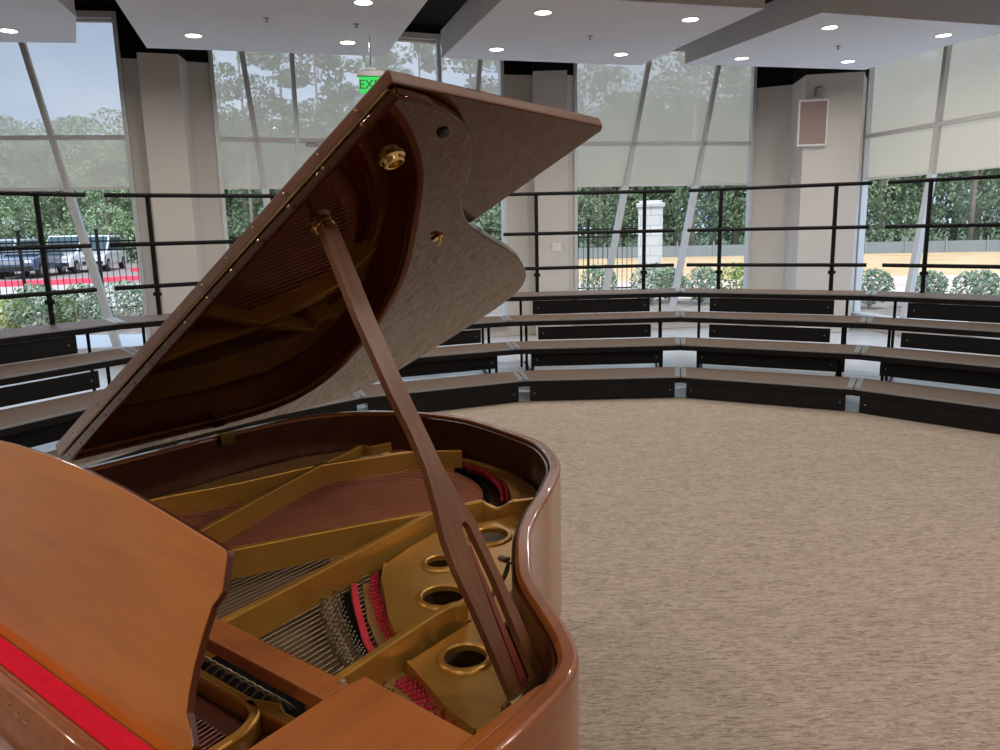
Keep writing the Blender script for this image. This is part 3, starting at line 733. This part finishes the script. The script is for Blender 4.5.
obj('case', MB().box((0, -.012, 0), (.08, .024, .11)), MAT['white'], th, bevel=.004); obj('dial', MB().box((0, -.027, .015), (.045, .008, .03)), MAT['grey_metal'], th)
sw = empty('light_switch', (.82, 10.784, 1.25), R(-1)); tag(sw, 'white double switch plate on the middle pillar behind the rails', 'switch')
obj('plate', MB().box((0, -.005, 0), (.12, .01, .12)), MAT['white'], sw, bevel=.003)
for x in (-.023, .023): obj('rocker', MB().box((x, -.012, 0), (.032, .008, .066)), MAT['ivory'], sw, bevel=.002)
sb = empty('shade_bracket', w2[1](1.14, 2.60, -.03), R(21)); tag(sb, 'small grey box on the window transom left of the piano lid', 'bracket')
obj('case', MB().box((0, 0, 0), (.16, .05, .04)), MAT['sign_grey'], sb, bevel=.006); obj('arm', MB().box((.10, -.02, .01), (.10, .02, .02)), MAT['grey_metal'], sb, bevel=.003)

# ================================================================== RISERS
HZ = [.203, .406, .609, .812]
def riser(k, label):
    (a0, a1), (b0, b1) = seams[k], seams[k + 1]
    A0, A1, B0, B1 = map(Vector, (a0, a1, b0, b1))
    c = (A0 + B0 + A1 + B1) / 4; root = empty('choral_riser', (c.x, c.y, 0))
    tag(root, label, 'riser', 'curved choral risers')
    def pt(row, u): # u 0..1 left to right on the front edge line of a row
        t = row / 3.0; l = A0 + (A1 - A0) * t; r = B0 + (B1 - B0) * t
        e = .004 / (r - l).length; u = e + (1 - 2 * e) * u
        return l + (r - l) * u - c
    DEP = .87
    for i in range(4):
        z = HZ[i]; back = i + DEP
        poly = [tuple(pt(i, 0)), tuple(pt(i, 1)), tuple(pt(back, 1)), tuple(pt(back, 0))]
        mb = MB().prism(poly, z - .012, z, mi=0)
        dk = obj('deck', mb, MAT['deck'], root, bevel=.002)
        ed = MB()
        for (p, r_) in ((poly[0], poly[1]), (poly[1], poly[2]), (poly[2], poly[3]), (poly[3], poly[0])):
            ed.sweep_wall([p, r_], .018, z - .058, z - .012)
        obj('deck_edge', ed, MAT['black'], dk, bevel=.002)
        ns = MB().sweep_wall([poly[0], poly[1]], .006, z - .012, z + .001); obj('nosing', ns, MAT['grey_metal'], dk)
        # clips bridging to the next section
        for u in (.0, 1.):
            cl = MB(); s = 1 if u == 0 else -1
            w_ = (pt(i, 1) - pt(i, 0)).length
            u0, u1 = (u, u + s * .045 / w_)
            pl = [pt(i + .03, u0), pt(i + .03, u1), pt(back - .03, u1), pt(back - .03, u0)]
            cl.prism([tuple(p) for p in pl], z - .001, z + .003); obj('seam_clip', cl, MAT['grey_metal'], dk)
        # front panel below the deck edge
        lo, hi, ua, ub, inset = ((.012, .150, .035, .965, .03), (.215, .342, .10, .885, .30), (.404, .535, .17, .83, .06), (.606, .750, .17, .83, .06))[i]
        pn = MB().sweep_wall([tuple(pt(i + inset * .5, ua)), tuple(pt(i + inset * .5, ub))], .02, lo, hi)
        ps = obj('riser_panel', pn, MAT['black_panel'], root, bevel=.003)
        bl = MB()
        for u in (ua + .03, ub - .03):
            p = pt(i + inset * .5, u) ; dd = (pt(i, .5) - pt(i + 1, .5)).normalized() * .011
            bl.lathe([(.006, 0), (.005, .003), (0, .004)], (p.x + dd.x, p.y + dd.y, (lo + hi) / 2), (dd.x, dd.y, 0), n=8)
        obj('bolt', bl, MAT['grey_metal'], ps)
        for u in (.11 if i else .06, .89 if i else .94):
            p = pt(i + .30, u); g = pt(min(i, 1) + .45, u)
            lg = MB().tube([(p.x, p.y, z - .05), (p.x, p.y, .03), (p.x, p.y, .008)], .014, 8)
            obj('leg', lg, MAT['black'], root)
    # cross frame under the decks
    for u in (.13, .87):
        xf = MB().tube([(*pt(.25, u), .06), (*pt(3.3, u), .06)], .014, 8); obj('cross_tube', xf, MAT['black'], root)
    # back guard rail
    for u in (.215, .80):
        p = pt(3.80, u)
        post = MB().tube([(p.x, p.y, .76), (p.x, p.y, 1.905)], .021, 10); po = obj('guard_post', post, MAT['black'], root)
        kn = MB().tube([(p.x - .035, p.y, 1.0), (p.x + .035, p.y, 1.0)], .018, 10); kn.lathe([(.024, -.02), (.024, .02)], (p.x, p.y, 1.0), n=12); obj('post_clamp', kn, MAT['black'], po)
    for z in (1.075, 1.455, 1.885):
        a = pt(3.78, .035); b = pt(3.78, .965)
        obj('guard_bar', MB().tube([(a.x, a.y, z), (b.x, b.y, z)], .020, 10), MAT['black'], root)
    return root
for k_, lb in ((0, 'carpeted four-step black riser section at the far left edge'), (1, 'carpeted four-step riser section left of the piano, mostly hidden by the raised lid'), (2, 'carpeted four-step riser section directly behind the piano tail and prop stick'),
               (3, 'carpeted four-step riser section in the middle, in front of the white stone column'), (4, 'carpeted four-step riser section in front of the pillar with the wall speaker'), (5, 'carpeted four-step riser section at the far right edge')):
    riser(k_, lb)

# ================================================================== OUTSIDE
m = NT('mulch_ground'); co = m.coords()
m.set(Base_Color=m.ramp(m.noise(co, 3, 6), [(.3, (.16, .13, .11, 1)), (.7, (.34, .29, .25, 1))]), Roughness=.95); MAT['mulch'] = m.m
m = NT('tan_dirt'); co = m.coords()
m.set(Base_Color=m.ramp(m.noise(co, .6, 6), [(.3, (.62, .40, .20, 1)), (.7, (.78, .56, .32, 1))]), Roughness=.95); MAT['dirt'] = m.m
m = NT('pale_gravel'); co = m.coords()
m.set(Base_Color=m.ramp(m.noise(co, 2, 6), [(.3, (.62, .47, .40, 1)), (.7, (.78, .64, .56, 1))]), Roughness=.95); MAT['gravel'] = m.m
MAT['concrete'] = plain('pale_concrete', (.56, .50, .45, 1), .9, 0, .08, .5)
MAT['asphalt'] = plain('grey_asphalt', (.34, .27, .25, 1), .9, 0, .1, .5)
MAT['kerb_red'] = plain('red_kerb_paint', (.80, .08, .14, 1), .7, 0, .1, 2)
def ground(name, poly, z, mat, th=.05): return struct(obj(name, MB().prism(poly, z - th, z), mat))
ground('ground', [(-120, 9), (120, 9), (120, 160), (-120, 160)], -.36, plain('forest_floor', (.10, .13, .05, 1), .95, 0, .3, .3))
ground('ground_mulch', [(-14, 8.9), (14, 7), (16, 20), (-16, 19)], -.32, MAT['mulch'])
ground('ground_gravel', [(1.5, 19.5), (30, 18), (34, 30), (1, 30)], -.31, MAT['gravel'])
ground('ground_dirt', [(0, 26), (40, 24), (60, 44), (-4, 44)], -.30, MAT['dirt'])
ground('ground_concrete', [(-26, 18.9), (1.4, 19.5), (0, 30), (-4, 34), (-34, 34)], -.31, MAT['concrete'])
ground('ground_asphalt', [(-46, 31), (-12, 31), (-10, 36), (-2, 40), (-2, 60), (-60, 60)], -.29, MAT['asphalt'])
kerb = lambda pts, lb: tag(obj('red_kerb', MB().sweep_wall(spline(pts, 6), .3, -.32, -.10), MAT['kerb_red']), lb, 'kerb', 'red painted kerbs')
kerb([(-26, 30.2), (-18.5, 30.6), (-14.5, 33.0), (-12.4, 35.2)], 'red painted kerb curving across the paving at lower left')
kerb([(-19, 40.5), (-15.8, 39.8), (-13, 39.5), (-9, 39.4)], 'straight red painted kerb below the white parked truck')
# leaves
m = NT('leaf_green'); oi = m.n('ShaderNodeObjectInfo'); co = m.coords((1, 1, 1))
g = m.noise(co, 1.3, 3)
c = m.ramp(g, [(.3, (.17, .24, .13, 1)), (.55, (.31, .42, .24, 1)), (.75, (.47, .58, .36, 1))])
hs = m.n('ShaderNodeHueSaturation'); m.l(c, hs.inputs['Color'])
mr = m.n('ShaderNodeMapRange'); m.l(oi.outputs['Random'], mr.inputs[0]); mr.inputs[3].default_value = .75; mr.inputs[4].default_value = 1.35; m.l(mr.outputs[0], hs.inputs['Value'])
m.set(Base_Color=hs.outputs[0], Roughness=.6); MAT['leaf'] = m.m
def leafmat(name, a, b):
    m = NT(name); co = m.coords(); m.set(Base_Color=m.ramp(m.noise(co, 4, 3), [(.3, a), (.7, b)]), Roughness=.55); return m.m
MAT['bush'] = leafmat('shrub_leaf', (.12, .20, .12, 1), (.34, .44, .30, 1))
MAT['yellow_bush'] = leafmat('yellow_grass_leaf', (.22, .30, .08, 1), (.45, .52, .16, 1))
MAT['needle'] = leafmat('pine_needle', (.08, .13, .06, 1), (.18, .26, .12, 1))
MAT['bark'] = plain('bark', (.34, .29, .25, 1), .9, 0, .25, 6)
def leaves(mb, c, rad, n, s, seed):
    r = random.Random(seed)
    for _ in range(n):
        while True:
            v = Vector((r.uniform(-1, 1), r.uniform(-1, 1), r.uniform(-1, 1)))
            if .15 < v.length < 1: break
        v = v.normalized() * (v.length ** .5)
        p = Vector(c) + Vector((v.x * rad[0], v.y * rad[1], v.z * rad[2]))
        q = Vector((r.gauss(0, 1), r.gauss(0, 1), r.gauss(0, 1))).normalized(); t = q.orthogonal().normalized(); w = q.cross(t); e = s * r.uniform(.6, 1.4)
        mb.add([p - t * e, p + w * e * .5, p + t * e, p - w * e * .5], [(0, 1, 2, 3)])
def tree_broad(h, seed):
    r = random.Random(seed); t = empty('broadleaf_tree'); 
    tk = MB().tube([(0, 0, -.2), (.1, 0, h * .3), (.05, .1, h * .6), (0, 0, h * .85)], [.22, .17, .11, .04], 8)
    for i in range(6):
        a = r.uniform(0, 6.28); z = h * r.uniform(.25, .6); e = h * .22; tk.tube([(0.05, 0, z), (cos(a) * e, sin(a) * e, z + e * .8)], [.06, .02], 5)
    obj('trunk', tk, MAT['bark'], t, smooth='full'); cr = MB()
    for i in range(16):
        a = r.uniform(0, 6.28); q = r.uniform(0, .26) * h; z = h * r.uniform(.12, .9); b = h * r.uniform(.10, .18)
        leaves(cr, (cos(a) * q, sin(a) * q, z), (b * 1.1, b * 1.1, b * .8), 520, .105, seed * 50 + i)
    obj('crown', cr, MAT['leaf'], t); return t
def tree_pine(h, seed):
    r = random.Random(seed); t = empty('pine_tree'); tk = MB().tube([(0, 0, -.2), (.1, 0, h * .5), (0, .1, h)], [.15, .11, .04], 8); cr = MB()
    for i in range(15):
        a = r.uniform(0, 6.28); z = h * (.45 + .53 * i / 14); e = h * .17 * (1.15 - z / h) * r.uniform(1.0, 2.1); p = (cos(a) * e, sin(a) * e, z + e * .15)
        tk.tube([(0, 0, z), p], [.06, .02], 5); leaves(cr, p, (e * .6 + .35, e * .6 + .35, .5), 190, .13, seed * 70 + i); leaves(cr, (p[0] * .5, p[1] * .5, p[2]), (.6, .6, .4), 90, .13, seed * 71 + i)
    obj('trunk', tk, MAT['bark'], t, smooth='full'); obj('crown', cr, MAT['needle'], t); return t
protos = [tree_broad(9, 3), tree_broad(10.5, 4), tree_pine(17, 5), tree_broad(7.5, 6)]
used = [False] * 4
def place(k, x, y, s, rz, lb, group, cat='tree'):
    o = protos[k] if not used[k] else copy_tree(protos[k]); used[k] = True
    o.location = (x, y, -.3); o.rotation_euler = (0, 0, rz); o.scale = (s, s, s); tag(o, lb, cat, group)
r = random.Random(11)
# left wood line beyond the car park
for i in range(26):
    x = -46 + i * 1.95 + r.uniform(-.6, .6); y = 55 + r.uniform(-3, 5)
    place((0, 1, 3)[i % 3], x, y, r.uniform(.85, 1.15) * (1.0 if x < -22 else 1.05), r.uniform(0, 6), 'green broadleaf tree in the wood line beyond the car park', 'trees beyond the car park')
for i in range(9):
    x = -19 + i * 2.5 + r.uniform(-.8, .8); y = 46 + r.uniform(0, 6)
    place(2, x, y, r.uniform(.8, 1.1), r.uniform(0, 6), 'tall pine whose branches show through the shaded window', 'pines seen through the shades')
# right wood line beyond the cleared ground
for i in range(26):
    x = 1 + i * 1.9 + r.uniform(-.6, .6); y = 50 + r.uniform(-2, 5) - max(0, x - 18) * .25
    place((1, 0, 3)[i % 3], x, y, r.uniform(.85, 1.2), r.uniform(0, 6), 'green broadleaf tree in the wood line beyond the cleared tan ground', 'trees beyond the cleared ground')
for i in range(10):
    x = 3 + i * 4.3 + r.uniform(-1, 1); y = 47 + r.uniform(-1, 4) - max(0, x - 18) * .25
    place(2, x, y, r.uniform(.85, 1.2), r.uniform(0, 6), 'tall pine standing among the trees beyond the cleared ground', 'pines beyond the cleared ground')
for i in range(24):
    place((1, 0)[i % 2], -62 + i * 2.6, 66 + (i % 3), 1.15, i * 1.7, 'green broadleaf tree in the wood line beyond the car park', 'trees beyond the car park')
for i in range(22):
    x = 1 + i * 2.7; place((0, 1)[i % 2], x, 61 + (i % 3) - max(0, x - 18) * .25, 1.3, i * 2.1, 'green broadleaf tree in the wood line beyond the cleared tan ground', 'trees beyond the cleared ground')
und = MB()
for i in range(70):
    x = -48 + i * 1.5; leaves(und, (x, 54 + (i % 3) * 1.5 - max(0, x - 18) * .25, .9), (1.4, 1.0, 1.8), 330, .12, 900 + i)
tag(obj('undergrowth', und, MAT['leaf']), 'dense green undergrowth along the foot of the woods', 'undergrowth', kind='stuff')
# shrubs by the glass
def shrub(x, y, h, w, lb, mat='bush', seed=1, s=.045):
    t = empty('shrub', (x, y, -.32)); f_ = MB()
    leaves(f_, (0, 0, h * .55), (w, w, h * .48), 620, s, seed); leaves(f_, (w * .3, 0, h * .7), (w * .6, w * .6, h * .3), 200, s, seed + 1)
    st = MB()
    for i in range(5):
        a = i * 1.3; st.tube([(0, 0, 0), (cos(a) * w * .5, sin(a) * w * .5, h * .7)], [.018, .006], 5)
    obj('foliage', f_, MAT[mat], t); obj('stems', st, MAT['bark'], t); tag(t, lb, 'bush', 'shrubs outside the windows')
def at(px, D): # rough bearing of an image column
    a = math.atan((px - 500) / 770); return D * sin(a), D * cos(a)
for px, D, h, w, lb, mt in ((12, 18.5, .85, .55, 'low yellow-green grass clump outside the leftmost window', 'yellow_bush'), (38, 18, 1.15, .55, 'rounded grey-green shrub below the leftmost guard post', 'bush'), (62, 18.5, .75, .45, 'short yellow-green clump beside the leftmost slanting mullion', 'yellow_bush'),
                        (84, 18, 1.1, .5, 'grey-green shrub right of the leftmost slanting mullion', 'bush'), (125, 17.5, 1.15, .6, 'grey-green shrub against the left pillar edge', 'bush'),
                        (600, 19, 1.1, .5, 'round shrub left of the white stone column', 'bush'), (653, 18.5, 1.15, .55, 'round shrub at the foot of the white stone column', 'bush'), (672, 19, 1.0, .4, 'loose pale shrub right of the white stone column', 'bush'),
                        (703, 18.5, 1.05, .45, 'shrub left of the middle section guard post by the slanting white mullion', 'bush'), (738, 19, 1.1, .5, 'yellowish shrub beside the right jamb of the third window', 'yellow_bush'),
                        (872, 18, 1.0, .5, 'dark round shrub at the left of the far right window', 'bush'), (930, 18.2, .95, .4, 'shrub behind the guard post of the far right window', 'bush'), (978, 17.8, 1.0, .5, 'light shrub at the right picture edge', 'bush')):
    x, y = at(px, D); shrub(x, y, h * .82, w * .92, lb, mt, int(px))
# iron fence sections
def fence(x0, y0, x1, y1, lb):
    L = math.hypot(x1 - x0, y1 - y0); rz = math.atan2(y1 - y0, x1 - x0); t = empty('iron_fence', (x0, y0, -.32), rz); p = MB()
    n = int(L / .125)
    for i in range(1, n): p.tube([(L * i / n, 0, .08), (L * i / n, 0, 1.88)], .009, 5)
    for z in (.2, 1.55, 1.75): p.box((L / 2, 0, z), (L, .03, .035))
    obj('picket_panel', p, MAT['black'], t); q = MB().box((0, 0, 1.0), (.065, .065, 2.0)).box((0, 0, 2.01), (.085, .085, .03)); obj('fence_post', q, MAT['black'], t)
    tag(t, lb, 'fence', 'black iron fence sections')
xs = [at(-40, 21), at(30, 20.6), at(107, 20.4), at(180, 20.2), at(330, 20.2), at(470, 20.5), at(540, 20.7), at(590, 20.9), at(638, 21)]
fl_ = ['black iron fence section at the far left in front of the parked cars', 'black iron fence section in front of the white truck', 'black iron fence section meeting the left pillar', 'black iron fence section between the left pillar and the lid', 'black iron fence section behind the piano lid', 'black iron fence section left of the middle pillar', 'black iron fence section right behind the middle pillar', 'black iron fence section ending at the white stone column']
for a, b, lb in zip(xs, xs[1:], fl_): fence(a[0], a[1], b[0], b[1], lb)
# stone column
x, y = at(651, 21); sc = empty('stone_column', (x, y, -.32), R(-11)); tag(sc, 'white stone gate column outside, seen between the guard posts', 'column', kind='thing')
m = NT('limestone_blocks'); bt = m.n('ShaderNodeTexBrick'); m.l(m.coords((1, 1, 1), (pi / 2, 0, 0)), bt.inputs[0])
bt.inputs['Color1'].default_value = (.74, .72, .69, 1); bt.inputs['Color2'].default_value = (.66, .64, .61, 1); bt.inputs['Mortar'].default_value = (.46, .45, .44, 1)
bt.inputs['Scale'].default_value = 1.0; bt.inputs['Brick Width'].default_value = .5; bt.inputs['Row Height'].default_value = .26; bt.inputs['Mortar Size'].default_value = .012
m.set(Base_Color=bt.outputs[0], Roughness=.9); MAT['stone'] = m.m
obj('shaft', MB().box((0, 0, 1.15), (.62, .62, 2.30)), MAT['stone'], sc, bevel=.01)
obj('cap', MB().box((0, 0, 2.34), (.73, .73, .10)).box((0, 0, 2.42), (.58, .58, .07)), MAT['stone'], sc, bevel=.015)
# silt fence
sf = empty('silt_fence', (24, 42, -.3)); tag(sf, 'low grey silt fence along the edge of the woods', 'fence')
p = MB().sweep_wall([(-24, 2), (-8, 1), (10, -2), (26, -8)], .03, 0, .62); obj('fabric', p, plain('grey_silt_fabric', (.22, .25, .26, 1), .9), sf)
for i in range(26):
    t = i / 25; X_ = -24 + 50 * t; Y_ = 2 - 1 * min(1, t / .32) if t < .32 else (1 - 3 * (t - .32) / .36 if t < .68 else -2 - 6 * (t - .68) / .32)
    obj('stake', MB().box((X_, Y_ - .04, .4), (.05, .05, .9)), MAT['grey_metal'], sf)
# vehicles
def car(name, x, y, rz, L, H, paint, lb, truck=False):
    t = empty(name, (x, y, -.29), rz); w = .9
    low = [(-L / 2, .35), (-L / 2 + .05, .75), (-L / 2 + .12, 1.0), (L / 2 - 1.15, 1.05), (L / 2 - .15, .88), (L / 2, .70), (L / 2, .35)]
    mb = MB().prism(low, -w, w, lambda u, v, q_: (u, q_, v)); body = obj('body', mb, paint, t, bevel=.08, seg=3, smooth=True)
    if truck: cab = [(-L / 2 + 1.7, 1.0), (-L / 2 + 1.85, H), (L / 2 - 2.2, H), (L / 2 - 1.35, 1.05)]
    else: cab = [(-L / 2 + .25, 1.0), (-L / 2 + .65, H), (L / 2 - 2.0, H), (L / 2 - 1.15, 1.05)]
    obj('cabin', MB().prism(cab, -w + .08, w - .08, lambda u, v, q_: (u, q_, v)), paint, t, bevel=.06, seg=3, smooth=True)
    g = MB(); ins = [(u * .94 + .0, 1.06 + (v - 1.0) * .80) for u, v in cab]; g.prism(ins, -w + .065, w - .065, lambda u, v, q_: (u, q_, v))
    ws = cab[2:]; 
    (ua, va), (ub, vb) = ws; g.prism([(ua + .10, va - .06), (ub - .05, vb + .05), (ub + .03, vb + .05), (ua + .17, va - .06)], -w + .16, w - .16, lambda u, v, q_: (u, q_, v))
    obj('windows', g, MAT['carglass'], t, bevel=.02)
    for sx in (-L / 2 + .9, L / 2 - .85):
        for sy in (-1, 1):
            wl = obj('wheel', MB().lathe([(0, -.1), (.24, -.11), (.34, -.09), (.36, 0), (.34, .09), (.24, .11), (0, .1)], (sx, sy * (w - .08), .36), (0, 1, 0), 20), MAT['rubber'], t, smooth=True)
            obj('hub', MB().lathe([(.19, 0), (.15, .02), (0, .025)], (sx, sy * (w + .03), .36), (0, sy, 0), 14), MAT['grey_metal'], wl)
    bm = MB().box((L / 2 + .01, 0, .5), (.14, 1.7, .18)); obj('bumper', bm, MAT['rubber'], t, bevel=.03)
    hl = MB().box((L / 2 - .03, .68, .78), (.10, .28, .14)).box((L / 2 - .03, -.68, .78), (.10, .28, .14)); obj('headlight', hl, MAT['white'], t, bevel=.02)
    gr = MB().box((L / 2 + .0, 0, .74), (.06, .9, .16)); obj('radiator_grille', gr, MAT['grey_metal'], t, bevel=.01)
    tag(t, lb, 'car'); return t
MAT['carglass'] = plain('car_glass', (.05, .09, .10, 1), .08, 0, .1, 3)
pw = plain('white_car_paint', (.80, .81, .83, 1), .25, 0, .02, coat=.6); pn = plain('navy_car_paint', (.05, .08, .15, 1), .25, 0, .05, coat=.6); psil = plain('silver_car_paint', (.55, .58, .60, 1), .25, .3, .04, coat=.6)
a = at(15, 46); car('parked_suv', a[0], a[1], R(-84), 4.7, 1.80, psil, 'silver estate car parked at the far left beyond the fence')
a = at(40, 43.5); car('parked_car', a[0], a[1], R(-80), 4.4, 1.45, pn, 'dark blue car parked between the silver car and the white truck')
a = at(80, 47); car('parked_truck', a[0], a[1], R(-82), 5.4, 1.92, pw, 'white pickup truck parked behind the leftmost slanting mullion', True)
a = at(106, 48); car('parked_van', a[0], a[1], R(-78), 4.8, 1.9, pw, 'white van half hidden right of the white pickup truck')

# ================================================================== SKY AND LIGHT
wd = bpy.data.worlds.new('sky'); S.world = wd; wd.use_nodes = True; t = wd.node_tree; bg = t.nodes['Background']
tc = t.nodes.new('ShaderNodeTexCoord'); mp = t.nodes.new('ShaderNodeMapping'); mp.inputs['Scale'].default_value = (1.6, 1.6, 4.5); t.links.new(tc.outputs['Generated'], mp.inputs[0])
nz = t.nodes.new('ShaderNodeTexNoise'); nz.inputs['Scale'].default_value = 1.6; nz.inputs['Detail'].default_value = 6; t.links.new(mp.outputs[0], nz.inputs['Vector'])
rp = t.nodes.new('ShaderNodeValToRGB'); rp.color_ramp.elements[0].position = .38; rp.color_ramp.elements[0].color = (.35, .46, .68, 1); rp.color_ramp.elements[1].position = .68; rp.color_ramp.elements[1].color = (.68, .76, .90, 1)
t.links.new(nz.outputs['Fac'], rp.inputs[0]); t.links.new(rp.outputs[0], bg.inputs[0]); bg.inputs[1].default_value = 2.35
sl = bpy.data.lights.new('sun', 'SUN'); sl.energy = 2.7; sl.angle = R(12); sl.color = (1, .95, .88); so_ = bpy.data.objects.new('sun', sl); COL.objects.link(so_)
so_.rotation_euler = (R(38), R(14), 0)

vs = S.view_settings; vs.view_transform = 'Standard'; vs.look = 'None'; vs.gamma = 1; vs.exposure = 0.0; vs.use_curve_mapping = False
S.cycles.max_bounces = 10; S.cycles.transparent_max_bounces = 16; S.cycles.caustics_reflective = False; S.cycles.caustics_refractive = False
